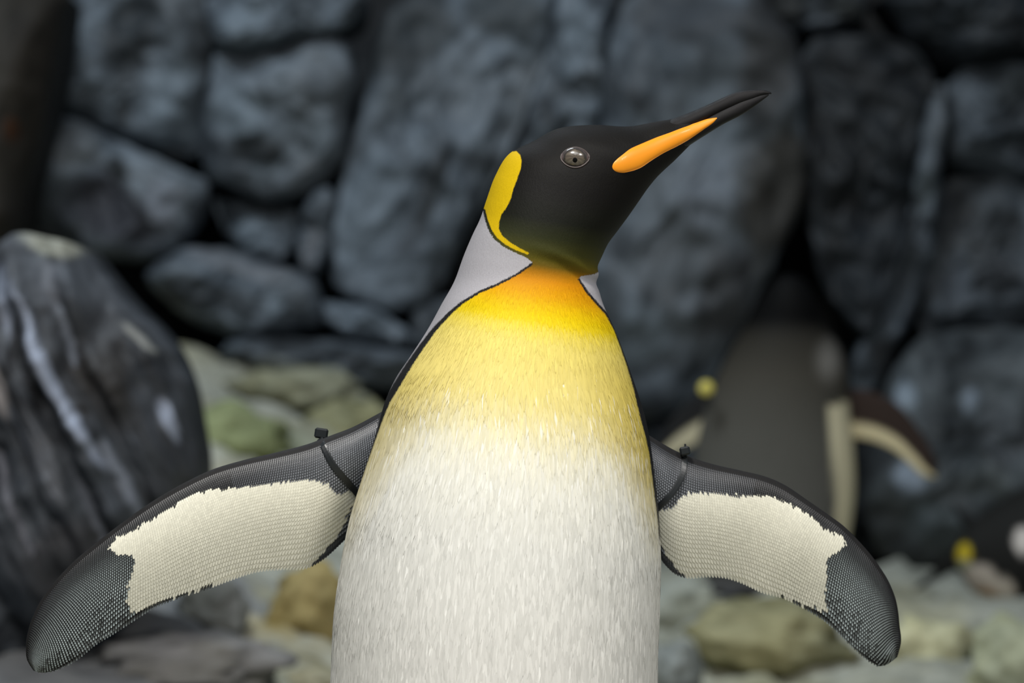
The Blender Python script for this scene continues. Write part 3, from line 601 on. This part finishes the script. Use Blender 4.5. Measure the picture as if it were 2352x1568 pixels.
# breast feathers: thousands of narrow pointed vanes lying along the body
def breast_feathers():
    nv = BV.shape[0]
    ring_py = 784-(BV[:, :, 2].mean(1)-ZC)/S
    lo = int(np.argmin(np.abs(ring_py-1760))); hi = int(np.argmin(np.abs(ring_py[:int(nv*0.75)]-655)))
    # metre-area weighting of ring/angle cells
    Vv = BV[lo:hi]
    du = np.linalg.norm(np.diff(Vv, axis=0), axis=2)[:, :-1]; dv = np.linalg.norm(np.diff(Vv, axis=1), axis=2)[:-1]
    jmax = int(MB*0.53); jmin_extra = int(MB*0.02)
    area = du*dv
    ang = np.linspace(0, 2*np.pi, MB, endpoint=False)[:-1]
    area = area*((ang < math.pi*1.04)[None])
    pr = (area/area.sum()).ravel(); n = 26000
    pick = rng.choice(len(pr), n, p=pr); ri = pick//area.shape[1]; ai = pick % area.shape[1]
    u = rng.random(n)[:, None]; w = rng.random(n)[:, None]
    p00 = Vv[ri, ai]; p10 = Vv[ri+1, ai]; p01 = Vv[ri, ai+1]
    pos = p00+(p10-p00)*u+(p01-p00)*w
    down = -(p10-p00); down /= np.linalg.norm(down, axis=1)[:, None]+1e-9
    side = (p01-p00); side /= np.linalg.norm(side, axis=1)[:, None]+1e-9
    nor = np.cross(down, side); nor /= np.linalg.norm(nor, axis=1)[:, None]+1e-9
    flip = np.sign((nor*(pos-np.array([0, 0.02, 0])*1.0-np.array([pos[:, 0].mean(), 0, 0])*0)[:, :]).sum(1)); cen = Vv.mean(1)[ri]
    sg = np.sign(((pos-cen)*nor).sum(1)); nor *= sg[:, None]
    side = np.cross(nor, down)
    q = proj(pos); keep = (sdf(CHEST, q) > 4) | ((q[:, 1] > 1250))
    keep &= sdf(CHEST, q) > -20
    pos, down, side, nor, q = pos[keep], down[keep], side[keep], nor[keep], q[keep]; n = len(pos)
    rot = rng.normal(0, 0.075, n)[:, None]
    d = down*np.cos(rot)+side*np.sin(rot); s = -down*np.sin(rot)+side*np.cos(rot)
    size = np.interp(q[:, 1], [650, 760, 900, 1100, 1600], [0.30, 0.42, 0.85, 1.0, 1.1])
    L = (0.024*size*rng.uniform(.7, 1.35, n))[:, None]; Wd = (0.00135*size*rng.uniform(.6, 1.4, n))[:, None]
    lift = (rng.uniform(0.1, 1.0, n)**2*0.00028*size)[:, None]; tw = rng.normal(0, 0.05, n)[:, None]
    root = pos-d*L*0.45-nor*0.0005
    mid1 = pos-d*L*0.1+nor*0.0002; mid2 = pos+d*L*0.25+nor*(0.00022+lift*0.5); tip = pos+d*L*0.55+nor*(0.0001+lift)
    sn = s*np.cos(tw)+nor*np.sin(tw)*0.6
    edge = -nor*0.00007
    verts = np.stack([root, mid1-sn*Wd+edge, mid1, mid1+sn*Wd+edge, mid2-sn*Wd*.8+edge, mid2, mid2+sn*Wd*.8+edge, tip], 1).reshape(-1, 3)
    base = np.arange(n)[:, None]*8
    tri = np.array([[0, 2, 1], [0, 3, 2], [1, 2, 5], [1, 5, 4], [2, 3, 6], [2, 6, 5], [4, 5, 7], [5, 6, 7]])[:, ::-1]
    faces = (base[:, None, :]+tri[None]).reshape(-1, 3)
    col = chest_colour(q)*rng.uniform(.95, 1.05, n)[:, None]
    whiteish = (rng.random(n) < np.interp(q[:, 1], [860, 980, 1060], [0.0, .10, .14]))[:, None]*rng.uniform(.2, .6, n)[:, None]
    col = col*(1-whiteish)+np.array([.78, .77, .72])*whiteish
    vc = np.repeat(col, 8, 0)
    o = mesh_obj('breast_feathers', verts, faces, M_BLADE, penguin)
    own = np.zeros((len(verts), 3), np.float32); o.data.vertex_normals.foreach_get('vector', own.ravel()) if False else None
    own = np.array([v.vector[:] for v in o.data.vertex_normals], float)
    rep_n = np.repeat(nor, 8, 0); own *= np.sign((own*rep_n).sum(1))[:, None]
    jit = np.repeat(s*rng.normal(0, .085, n)[:, None]+d*rng.normal(0, .06, n)[:, None], 8, 0)
    nn = rep_n+0.2*own+jit; nn /= np.linalg.norm(nn, axis=1)[:, None]
    o.data.normals_split_custom_set_from_vertices([tuple(x) for x in nn])
    cattr(o.data, 'tint', np.clip(vc, 0, .95)); o['kind'] = 'stuff'
    return o
breast_feathers()

# flipper scale feathers in rows following the trailing edge
def flipper_scales(fl, W, rows=40, side=1):
    r = fl['r']; n = len(r)
    bvh = BVHTree.FromPolygons([tuple(x) for x in fl['v']], fl['f'])
    top = r[:, :2]; bot = r[:, 2:4]
    chord = np.linalg.norm(bot-top, axis=1)
    pos, dirs, size, meta = [], [], [], []
    x_ = np.linspace(0, 1, 34); vv = 0.055+0.935*(np.exp(1.02*x_)-1)/(math.exp(1.02)-1)
    for k, v in enumerate(vv):
        line = top*(1-v)+bot*v
        wig = 0
        L = np.concatenate([[0], np.cumsum(np.linalg.norm(np.diff(line, axis=0), axis=1))])
        sp = float(np.interp(v, [0, .5, 1], [5.0, 6.2, 7.4]))
        ts = np.arange((k % 2)*sp/2, L[-1], sp)
        f = np.interp(ts, L, np.arange(n))
        for ff in f:
            i = int(ff); u = ff-i; j = min(i+1, n-1)
            p = line[i]*(1-u)+line[j]*u; c = (bot[i]-top[i]); c = c/(np.linalg.norm(c)+1e-9)
            t = ff/(n-1)
            if t < 0.10: continue
            tang = line[j]-line[max(i-1, 0)]; tang = tang/(np.linalg.norm(tang)+1e-9)
            wave = 3.0*math.sin(ff*0.16+v*5)*min(1, v*1.5)
            p = p+c*wave*(1 if v < .97 else 0)
            rowsp = float(np.interp(v, [0, .55, 1], [5.0, 7.5, 11.5]))*min(1.15, chord[i]/230+0.12)
            pos.append(p); dirs.append(c*0.85+tang*0.5); size.append((sp, rowsp)); meta.append((t, v, chord[i]))
    pos = np.array(pos); meta = np.array(meta)
    w = sdf(W, pos)+rng.normal(0, 2.2, len(pos))
    verts, faces, cols = [], [], []
    for a in range(len(pos)):
        t, v, ch = meta[a]; p = pos[a]
        h = bvh.ray_cast(Vector((0, -DIST, ZC)), (P(p[0], p[1], 0.03)-Vector((0, -DIST, ZC))).normalized())
        if h[0] is None: continue
        k = S*(DIST+h[0].y)/DIST
        d = Vector((dirs[a][0], 0, -dirs[a][1])); nrm = h[1]
        if nrm.y > 0: nrm = -nrm
        d = (d-nrm*d.dot(nrm)).normalized(); sd = nrm.cross(d)
        sp, rs = size[a]; hw = sp*k*(0.42 if w[a] > 0 else 0.36); ln = rs*k
        lit = float(np.interp(v, [.3, .7, 1], [.08e-3, .30e-3, .55e-3])) if w[a] > 0 else 0.35e-3+0.25e-3*v
        o = h[0]+nrm*0.05e-3
        b = len(verts)
        verts += [o-d*ln*0.7, o-sd*hw+nrm*lit*0.3, o+nrm*lit, o+sd*hw+nrm*lit*0.3, o+d*ln*0.6-sd*hw*0.42+nrm*lit*0.8, o+d*ln*0.6+sd*hw*0.42+nrm*lit*0.8]
        faces += [(b, b+2, b+1), (b, b+3, b+2), (b+1, b+2, b+4), (b+2, b+3, b+5), (b+2, b+5, b+4)]
        rj = random.uniform(.85, 1.1)
        if w[a] > 0:
            g = float(np.interp(v, [0.4, .62, 1], [1.0, .9, .72]))
            rj = 1+(rj-1)*.6; root = np.array([.66, .64, .53])*g*rj*float(np.interp(v, [.35, .7], [1.22, 1.0])); tip = np.array([.80, .775, .65])*rj
        else:
            if t < 0.42:       # grey upper arm
                g = float(np.interp(v, [.06, .2, .34], [.15, .75, 1.0]))*float(np.interp(t, [.16, .30, .42], [1.0, .75, .35]))
                root = np.array([.018, .019, .022]); tip = np.array([.44, .465, .51])*g*rj
            else:
                g = float(np.interp(v, [.05, .18, .34, .6, .9, 1], [.0, .12, .55, 1, .95, .4]))*float(np.interp(t, [.42, .62, .72, 1], [.2, .35, 1, 1]))
                if random.random() < float(np.interp(v, [.6, .8], [0, .25])): g *= .35
                root = np.array([.012, .012, .013]); tip = np.array([.72, .83, .85])*g*rj+0.012
            if v > .93 and t < 0.35: tip = tip*0.2
        m_ = root*0.4+tip*0.6 if w[a] > 0 else root*0.78+tip*0.22
        cols += [root, root, m_, root, tip, tip]
    o = mesh_obj('scale_feathers', verts, faces, M_SCALE, penguin)
    cattr(o.data, 'tint', np.array(cols)); o['kind'] = 'stuff'
    return bvh
bvhL = flipper_scales(flL, WL); bvhR = flipper_scales(flR, WR)

# beak -----------------------------------------------------------------
UP = [(1400, 318, 1412, 352, 0, .017, .017), (1480, 300, 1500, 330, 0, .0135, .0135), (1545, 273, 1562, 306, 0, .0098, .0098), (1585, 258, 1602, 288, 0, .0082, .0082), (1631, 238, 1647, 264, 0, .0066, .0066),
      (1662, 223.5, 1677, 250, 0, .0056, .0056), (1689, 212.5, 1703, 239, 0, .0046, .0046), (1717, 207.5, 1730, 229, 0, .0036, .0036), (1740, 206.5, 1748, 220, 0, .0026, .0026), (1760, 208, 1764, 216.5, 0, .0017, .0017), (1771, 212, 1772, 216, 0, .0006, .0006)]
LOW = [(1410, 352, 1440, 404, 0, .019, .019), (1490, 330, 1520, 378, 0, .0150, .0150), (1554, 306, 1588, 331, 0, .0105, .0105), (1594, 285, 1621, 310, 0, .0083, .0083), (1640, 259, 1662, 285, 0, .0064, .0064), (1672, 243, 1701, 265, 0, .0050, .0050),
       (1699, 231, 1724, 250.5, 0, .0040, .0040), (1728, 222, 1744, 236, 0, .0028, .0028), (1750, 216, 1757, 226, 0, .0014, .0014), (1764, 214, 1766, 219, 0, .0006, .0006)]
uv, uf, _, _, _ = loft(UP, 90, 40, expo=0.9); lv, lf, _, _, _ = loft(LOW, 80, 40, expo=0.9)
upper = mesh_obj('upper_beak', uv, uf, M_BEAK, penguin); lower = mesh_obj('lower_beak', lv, lf, M_BEAK, penguin)
head_bvh = BVHTree.FromPolygons([tuple(v) for v in np.concatenate([bv, uv, lv])], [tuple(x) for x in bf]+[tuple(i+len(bv) for i in x) for x in uf]+[tuple(i+len(bv)+len(uv) for i in x) for x in lf])
PT = [(1403.5, 384), (1408, 372), (1418, 362), (1431, 352), (1447, 341), (1475, 329), (1508.5, 315), (1554, 298), (1600, 281), (1631, 271.5), (1648, 268.5)]
PB = [(1403.5, 386), (1407, 392), (1415, 396), (1429, 397.5), (1447, 394), (1472, 385), (1493, 371), (1524, 352), (1556, 335.5), (1590, 316), (1618, 297), (1640, 281), (1649, 270)]
def plate(sign):
    n, m = 70, 17
    a = catmull(PT, n); b = catmull(PB, n)
    V = []; PF = []
    for i in range(n):
        for j in range(m):
            w = j/(m-1); p = a[i]*(1-w)+b[i]*w
            h = face_y(p[0], p[1], head_bvh)
            y = h.y if h is not None else -0.003
            s = 2*w-1; u = i/(n-1)
            prof = math.sqrt(max(0, 1-abs(s)**2.6))*math.sqrt(max(0, 1-abs(2*min(u, .5)-1)**6))*(1 if u < .8 else math.sqrt(max(0, (1-u)/.2)))
            V.append(P(p[0], p[1], y)); PF.append(prof)
    # smooth the depth so that the plate is one clean curved surface
    Y = np.array([v.y for v in V]).reshape(n, m)
    for _ in range(60):
        Yp = np.pad(Y, 1, mode='edge'); Y = (Yp[1:-1, 1:-1]*2+Yp[:-2, 1:-1]+Yp[2:, 1:-1]+Yp[1:-1, :-2]+Yp[1:-1, 2:])/6
    V = [Vector((v.x, sign*(Y[k//m, k % m]-0.0024*PF[k]+0.0010*(1-PF[k])), v.z)) for k, v in enumerate(V)]
    back = [Vector((v.x, v.y+sign*0.004, v.z)) for v in V]
    F = [(i*m+j, i*m+j+1, (i+1)*m+j+1, (i+1)*m+j) for i in range(n-1) for j in range(m-1)]
    K = n*m
    rim = [j for j in range(m)]+[i*m+m-1 for i in range(1, n)]+[(n-1)*m+j for j in range(m-2, -1, -1)]+[i*m for i in range(n-2, 0, -1)]
    F2 = F+[(rim[k], rim[(k+1) % len(rim)], rim[(k+1) % len(rim)]+K, rim[k]+K) for k in range(len(rim))]
    o = mesh_obj('beak_plate', V+back, F2, M_PLATE, lower)
    o['label'] = 'glossy orange plate along the lower beak'
    o.matrix_parent_inverse = Matrix.Identity(4)
    return o
lower_inv = lower.matrix_parent_inverse.copy()
def as_subpart(o, part):
    """child of a part whose mesh is written in world coordinates"""
    bpy.context.view_layer.update()
    o.parent = part; o.matrix_parent_inverse = part.matrix_world.inverted(); return o
for sgn in (1, -1): as_subpart(plate(sgn), lower)
gape = [P(*q) for q in ((1398, 384), (1397, 390), (1396, 394))]

# eyes -----------------------------------------------------------------
def eye(sign):
    cx, cy = 1321, 362
    h = face_y(cx, cy)
    ys = h.y
    rx, rz, ry = 32*S, 24*S, 0.0075
    V = []; T = []; n, m = 28, 48
    cen = P(cx, cy, ys)+Vector((0, 0.0016, 0))
    for i in range(n):
        ph = math.pi*(i+0.5)/n
        for j in range(m):
            a = 2*math.pi*j/m
            x = math.sin(ph)*math.cos(a); z = math.sin(ph)*math.sin(a); y = -math.cos(ph)
            alm = 1-0.16*abs(x)**2*abs(z)
            V.append(cen+Vector((x*rx, y*ry, z*rz*alm)))
            d = math.hypot((x*rx/S+1), (z*rz/S-(-4)))
            if d < 22: c = np.array([.085, .068, .05])*(1+0.25*math.sin(a*9+x*5))
            elif d < 26: c = np.array([.03, .025, .02])
            else: c = np.array([.05, .038, .034])
            if abs(x) > .86: c = np.array([.12, .085, .08])
            T.append(c)
    F = tube_faces(n, m)+[tuple(range(m))[::-1], tuple(range((n-1)*m, n*m))]
    if sign < 0: V = [Vector((v.x, -v.y, v.z)) for v in V]; F = [f[::-1] for f in F]
    m_, nt, b = (bpy.data.materials.get('iris'), None, None)
    o = mesh_obj('eye', V, F, M_IRIS, penguin); cattr(o.data, 'tint', np.array(T))
    # pupil: a small lens-shaped cap on the front of the eyeball
    pv = []; 
    for i in range(6):
        rr = (i/5)*5.6*S
        for j in range(24):
            a = 2*math.pi*j/24; x = -0.5*S+rr*math.cos(a); z = -6*S+rr*1.08*math.sin(a)
            q = max(0, 1-(x/rx)**2-(z/rz)**2); pv.append(cen+Vector((x, -ry*math.sqrt(q)-0.00018*(1-(i/5)**4)+0.00003, z)))
    pf = tube_faces(6, 24)
    if sign < 0: pv = [Vector((v.x, -v.y, v.z)) for v in pv]; pf = [f[::-1] for f in pf]
    as_subpart(mesh_obj('pupil', pv, [f[::-1] for f in pf], M_PUPIL), o)
    # eyelid ring hugging the almond opening
    lv_ = []; k = 64; q = 8
    for i in range(k):
        a = 2*math.pi*i/k; x = math.cos(a); z = math.sin(a)
        rr = 0.97
        px = cx+x*32.5*rr*(1.0+0.03*(abs(x) > .9)); py = cy-z*23.5*rr*(1-0.14*abs(x)**2)
        hh = face_y(px, py); base = P(px, py, hh.y) if hh else cen
        base = Vector((base.x, hh.y-0.0002, base.z))
        rad = Vector((x*1.0, 0, z)).normalized()
        for j in range(q):
            b2 = 2*math.pi*j/q; t = 0.0009 if z > 0 else 0.0007
            lv_.append(base+rad*math.cos(b2)*t+Vector((0, -1, 0))*math.sin(b2)*t*1.1)
    lf_ = [(i*q+j, i*q+(j+1) % q, ((i+1) % k)*q+(j+1) % q, ((i+1) % k)*q+j) for i in range(k) for j in range(q)]
    if sign < 0: lv_ = [Vector((v.x, -v.y, v.z)) for v in lv_]; lf_ = [f[::-1] for f in lf_]
    as_subpart(mesh_obj('eyelid', lv_, lf_, M_LID), o)
M_IRIS = tint_material('iris', 0.25, 0.5); M_IRIS.node_tree.nodes['Principled BSDF'].inputs['Coat Weight'].default_value = 1.0
M_IRIS.node_tree.nodes['Principled BSDF'].inputs['Coat Roughness'].default_value = 0.02
for sgn in (1, -1): eye(sgn)

# feet and tail (below the frame) ---------------------------------------
def foot(cx):
    bm = bmesh.new()
    base = Vector((cx, -0.06, 0))
    def blob(p, r): 
        bmesh.ops.create_icosphere(bm, subdivisions=2, radius=1, matrix=Matrix.Translation(base+Vector(p)) @ Matrix.Diagonal((*r, 1)))
    blob((0, 0.03, .045), (.035, .045, .05)); blob((0, -.01, .018), (.04, .06, .018))
    for k in (-1, 0, 1): blob((k*.03, -.075, .012), (.013, .06, .012))
    V = [v.co.copy() for v in bm.verts]; F = [[v.index for v in f.verts] for f in bm.faces]; bm.free()
    ft = mesh_obj('foot', V, F, M_FOOT, penguin)
    for k in (-1, 0, 1):
        p = base+Vector((k*.03, -.13, .012))
        cv = [p+Vector((.005*math.cos(a), 0, .005*math.sin(a))) for a in np.linspace(0, 2*math.pi, 6, endpoint=False)]+[p+Vector((0, -.022, -.008))]
        as_subpart(mesh_obj('claw', cv, [(i, (i+1) % 6, 6) for i in range(6)]+[tuple(range(6))[::-1]], M_BEAK), ft)
foot(-0.075); foot(0.065)
tv = [Vector(p) for p in ((-.06, .08, .12), (.05, .08, .12), (.07, .12, .06), (-.08, .12, .06), (-.03, .20, .012), (.02, .20, .012))]
mesh_obj('tail', tv, [(0, 1, 2, 3), (3, 2, 5, 4), (0, 3, 4), (1, 5, 2), (0, 4, 5, 1)], M_FOOT, penguin)

# cable ties round the flippers ------------------------------------------
def cable_tie(path, bvh, label, head_px, head_size, head_rot, yref=0.03, tail=None):
    pts = catmull(path, 26)
    o0 = Vector((0, -DIST, ZC))
    fr, bk = [], []
    for p in pts:
        d = (P(p[0], p[1], yref)-o0).normalized()
        a = bvh.ray_cast(o0, d); b = bvh.ray_cast(o0+d*8, -d)
        fr.append(a[0]-d*0.0010 if a[0] else P(p[0], p[1], yref)-d*0.003)
        bk.append(b[0]+d*0.0010 if b[0] else P(p[0], p[1], yref)+d*0.003)
    for L in (fr, bk):
        for _ in range(2): L[1:-1] = [(L[i-1]+L[i]*2+L[i+1])/4 for i in range(1, len(L)-1)]
    loop = fr+bk[::-1]; n = len(loop)
    c = sum(loop, Vector())/n
    axis = (fr[-1]-fr[0]).cross(Vector((0, 1, 0))).normalized()     # strap width runs along the flipper
    V = []
    for i in range(n):
        t = (loop[(i+1) % n]-loop[i-1]).normalized(); nn = axis.cross(t).normalized()
        if nn.dot(loop[i]-c) < 0: nn = -nn
        for (a, b) in ((-1, -1), (1, -1), (1, .7), (.55, 1), (-.55, 1), (-1, .7)):
            V.append(loop[i]+axis*a*0.0027+nn*b*0.0008)
    F = [(i*6+j, i*6+(j+1) % 6, ((i+1) % n)*6+(j+1) % 6, ((i+1) % n)*6+j) for i in range(n) for j in range(6)]
    root = empty('cable_tie', c, label, 'cable tie', 'black ties on the flippers')
    mesh_obj('strap', V, F, M_TIE, root, smooth=False)
    bm = bmesh.new(); bmesh.ops.create_cube(bm, size=1)
    bmesh.ops.scale(bm, vec=(head_size[0]*S, 0.008, head_size[1]*S), verts=bm.verts)
    bmesh.ops.bevel(bm, geom=bm.edges[:], offset=0.0014, segments=1, affect='EDGES')
    hp = P(*head_px, fr[0].y*0.5+bk[0].y*0.5)
    bmesh.ops.rotate(bm, cent=(0, 0, 0), matrix=Matrix.Rotation(head_rot, 3, 'Y'), verts=bm.verts)
    HV = [v.co+hp for v in bm.verts]; HF = [[v.index for v in f.verts] for f in bm.faces]; bm.free()
    mesh_obj('lock_head', HV, HF, M_TIE, root, smooth=False)
    if tail:
        a, b = P(*tail[0], hp.y), P(*tail[1], hp.y); w = Vector((0.0012, 0, 0)); d = Vector((0, 0.0022, 0))
        tv = [a-w-d, a+w-d, a+w+d, a-w+d, b-w*.6-d, b+w*.6-d, b+w*.6+d, b-w*.6+d]
        mesh_obj('strap_end', tv, [(0, 1, 5, 4), (1, 2, 6, 5), (2, 3, 7, 6), (3, 0, 4, 7), (4, 5, 6, 7), (3, 2, 1, 0)], M_TIE, root, smooth=False)
cable_tie([(735, 1008), (747, 1034), (763, 1064), (787, 1094), (806, 1115), (826, 1140)], bvhL, 'black cable tie with a square lock on the longer flipper', (738, 995), (31, 24), 0.15)
cable_tie([(1571, 1040), (1573, 1065), (1562, 1103), (1545, 1130), (1527, 1150), (1505, 1172)], bvhR, 'black cable tie with a pointed strap end on the shorter flipper', (1573, 1035), (24, 20), -0.2, tail=((1575, 1038), (1573.5, 1019)))

# ------------------------------------------------------------------ the two blurred penguins behind
def simple_penguin(name, label, ribs, dist, colour, flips=(), n=90, m=64, base_px=(0, 0)):
    y0 = dist-DIST; k = S*dist/DIST
    rb = [(a, b, c, d, y0+e*k, f_*k, g*k) for a, b, c, d, e, f_, g in ribs]
    v, f, _, th, _ = loft(rb, n, m)
    q = proj(v); col = colour(q, th)
    V = [v]; F = [list(x) for x in f]; CC = [col]; o = len(v)
    for pairs, yo, wfrac, dark, lightc in flips:
        rows = [(*p, y0+yo[0]*k+(yo[1]-yo[0])*k*i/(len(pairs)-1), 9*k, 9*k) for i, p in enumerate(pairs)]
        fv, ff, _, fth, _ = loft(rows, 40, 24)
        c01 = (1+np.cos(fth))/2
        fc = np.where(((c01 > 1-wfrac))[:, None], np.array(lightc), np.array(dark))
        V.append(fv); F += [[i+o for i in x] for x in ff]; CC.append(fc); o += len(fv)
    root = empty(name, P(*base_px, y0), label, 'penguin')
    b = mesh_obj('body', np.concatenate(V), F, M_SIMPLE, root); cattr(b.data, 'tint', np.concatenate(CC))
    return root
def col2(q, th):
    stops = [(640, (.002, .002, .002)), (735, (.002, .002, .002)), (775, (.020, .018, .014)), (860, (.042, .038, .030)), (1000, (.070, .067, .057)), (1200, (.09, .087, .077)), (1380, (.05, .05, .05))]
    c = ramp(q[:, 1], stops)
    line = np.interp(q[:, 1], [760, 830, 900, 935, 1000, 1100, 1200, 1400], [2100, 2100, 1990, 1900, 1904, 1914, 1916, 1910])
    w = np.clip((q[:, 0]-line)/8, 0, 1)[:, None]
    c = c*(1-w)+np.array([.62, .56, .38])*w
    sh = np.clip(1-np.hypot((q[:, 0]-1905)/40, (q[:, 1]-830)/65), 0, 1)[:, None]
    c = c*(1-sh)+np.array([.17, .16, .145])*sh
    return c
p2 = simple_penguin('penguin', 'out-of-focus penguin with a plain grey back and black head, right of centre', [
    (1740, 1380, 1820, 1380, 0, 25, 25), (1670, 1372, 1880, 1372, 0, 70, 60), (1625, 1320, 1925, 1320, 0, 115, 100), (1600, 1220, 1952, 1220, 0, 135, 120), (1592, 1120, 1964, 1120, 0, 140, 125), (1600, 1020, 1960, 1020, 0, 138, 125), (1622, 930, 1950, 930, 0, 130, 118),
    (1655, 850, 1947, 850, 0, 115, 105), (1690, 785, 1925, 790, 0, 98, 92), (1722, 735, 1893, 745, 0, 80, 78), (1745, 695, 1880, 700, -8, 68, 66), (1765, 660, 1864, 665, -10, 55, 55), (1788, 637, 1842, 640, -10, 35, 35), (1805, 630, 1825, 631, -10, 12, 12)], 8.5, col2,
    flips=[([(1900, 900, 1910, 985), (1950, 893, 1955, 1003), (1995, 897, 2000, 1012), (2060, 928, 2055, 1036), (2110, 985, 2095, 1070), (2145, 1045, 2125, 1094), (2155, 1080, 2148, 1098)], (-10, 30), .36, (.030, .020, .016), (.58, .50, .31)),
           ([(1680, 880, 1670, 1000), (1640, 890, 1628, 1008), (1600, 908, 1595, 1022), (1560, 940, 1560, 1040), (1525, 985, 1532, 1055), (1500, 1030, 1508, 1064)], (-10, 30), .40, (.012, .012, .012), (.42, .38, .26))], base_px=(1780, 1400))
def part_feet(root, px, py, dist, dx, r):
    k = S*dist/DIST
    for s in (-1, 1):
        bm = bmesh.new()
        c = P(px+s*dx, py, dist-DIST-0.05)
        for t in (-1, 0, 1):
            bmesh.ops.create_icosphere(bm, subdivisions=2, radius=1, matrix=Matrix.Translation(c+Vector((t*r*k*.6, -r*k*.8, 0))) @ Matrix.Diagonal((r*k*.4, r*k*1.6, r*k*.35, 1)))
        bmesh.ops.create_icosphere(bm, subdivisions=2, radius=1, matrix=Matrix.Translation(c+Vector((0, 0, r*k*.4))) @ Matrix.Diagonal((r*k*.8, r*k, r*k*.8, 1)))
        V = [v.co.copy() for v in bm.verts]; F = [[v.index for v in f.verts] for f in bm.faces]; bm.free()
        mesh_obj('foot', V, F, M_FOOT, root)
part_feet(p2, 1765, 1380, 8.5, 80, 34)
k2 = S*8.4/DIST
bm = bmesh.new(); bmesh.ops.create_cone(bm, cap_ends=True, segments=24, radius1=19*k2, radius2=15*k2, depth=14*k2)
bmesh.ops.bevel(bm, geom=bm.edges[:], offset=3*k2, segments=2, affect='EDGES')
bmesh.ops.rotate(bm, cent=(0, 0, 0), matrix=Matrix.Rotation(1.2, 3, 'X'), verts=bm.verts)
tagV = [v.co.copy() for v in bm.verts]; tagF = [[v.index for v in f.verts] for f in bm.faces]; bm.free()
tagp = empty('flipper_tag', P(1622, 890, 4.4), 'small round yellow tag at the blurred grey penguin\'s shoulder', 'tag')
o = mesh_obj('disc', [v+P(1622, 890, 4.4) for v in tagV], tagF, M_YELLOW, tagp)
sv = [P(1622, 890, 4.4)+Vector((math.cos(a)*4*k2, b, math.sin(a)*4*k2)) for b in (0, 0.10) for a in np.linspace(0, 2*math.pi, 10, endpoint=False)]
mesh_obj('pin', sv, [(i, (i+1) % 10, 10+(i+1) % 10, 10+i) for i in range(10)], M_YELLOW, tagp)

def col3(q, th):
    c = np.tile(np.array([[.012, .012, .011]]), (len(q), 1))
    def put(cx, cy, rx, ry, col, k=1.0):
        nonlocal c
        w = np.clip((1.15-np.hypot((q[:, 0]-cx)/rx, (q[:, 1]-cy)/ry))*3, 0, 1)[:, None]*k
        c = c*(1-w)+np.array(col)*w
    put(2350, 1242, 22, 32, (.50, .46, .42))
    put(2250, 1330, 40, 36, (.42, .37, .31)); put(2300, 1362, 34, 36, (.46, .41, .34)); put(2262, 1372, 26, 22, (.30, .17, .07))
    put(2215, 1272, 17, 26, (.42, .32, .02)); put(2214, 1296, 15, 12, (.25, .26, .17))
    return c
p3 = simple_penguin('penguin', 'dark penguin bending its head low with a yellow ear patch, at the right edge', [
    (2640, 1150, 2640, 1330, 0, 60, 60), (2600, 1095, 2600, 1400, 0, 110, 110), (2500, 1080, 2500, 1425, 0, 140, 140), (2420, 1092, 2410, 1425, 0, 140, 140), (2345, 1122, 2335, 1412, -10, 120, 110), (2290, 1155, 2285, 1395, -25, 90, 80), (2250, 1185, 2250, 1370, -35, 66, 58),
    (2222, 1212, 2222, 1345, -40, 52, 46), (2200, 1240, 2206, 1318, -42, 40, 36), (2180, 1272, 2192, 1312, -44, 22, 20), (2150, 1304, 2160, 1326, -46, 11, 10), (2120, 1332, 2126, 1345, -48, 7, 6), (2098, 1352, 2101, 1357, -50, 3, 3)], 8.8, col3,
    flips=[([(2270, 1190, 2290, 1240), (2235, 1185, 2250, 1235), (2205, 1168, 2212, 1205), (2188, 1152, 2190, 1168)], (10, 40), .0, (.012, .012, .012), (.3, .3, .25))], base_px=(2450, 1400))
part_feet(p3, 2470, 1412, 8.8, 60, 34)
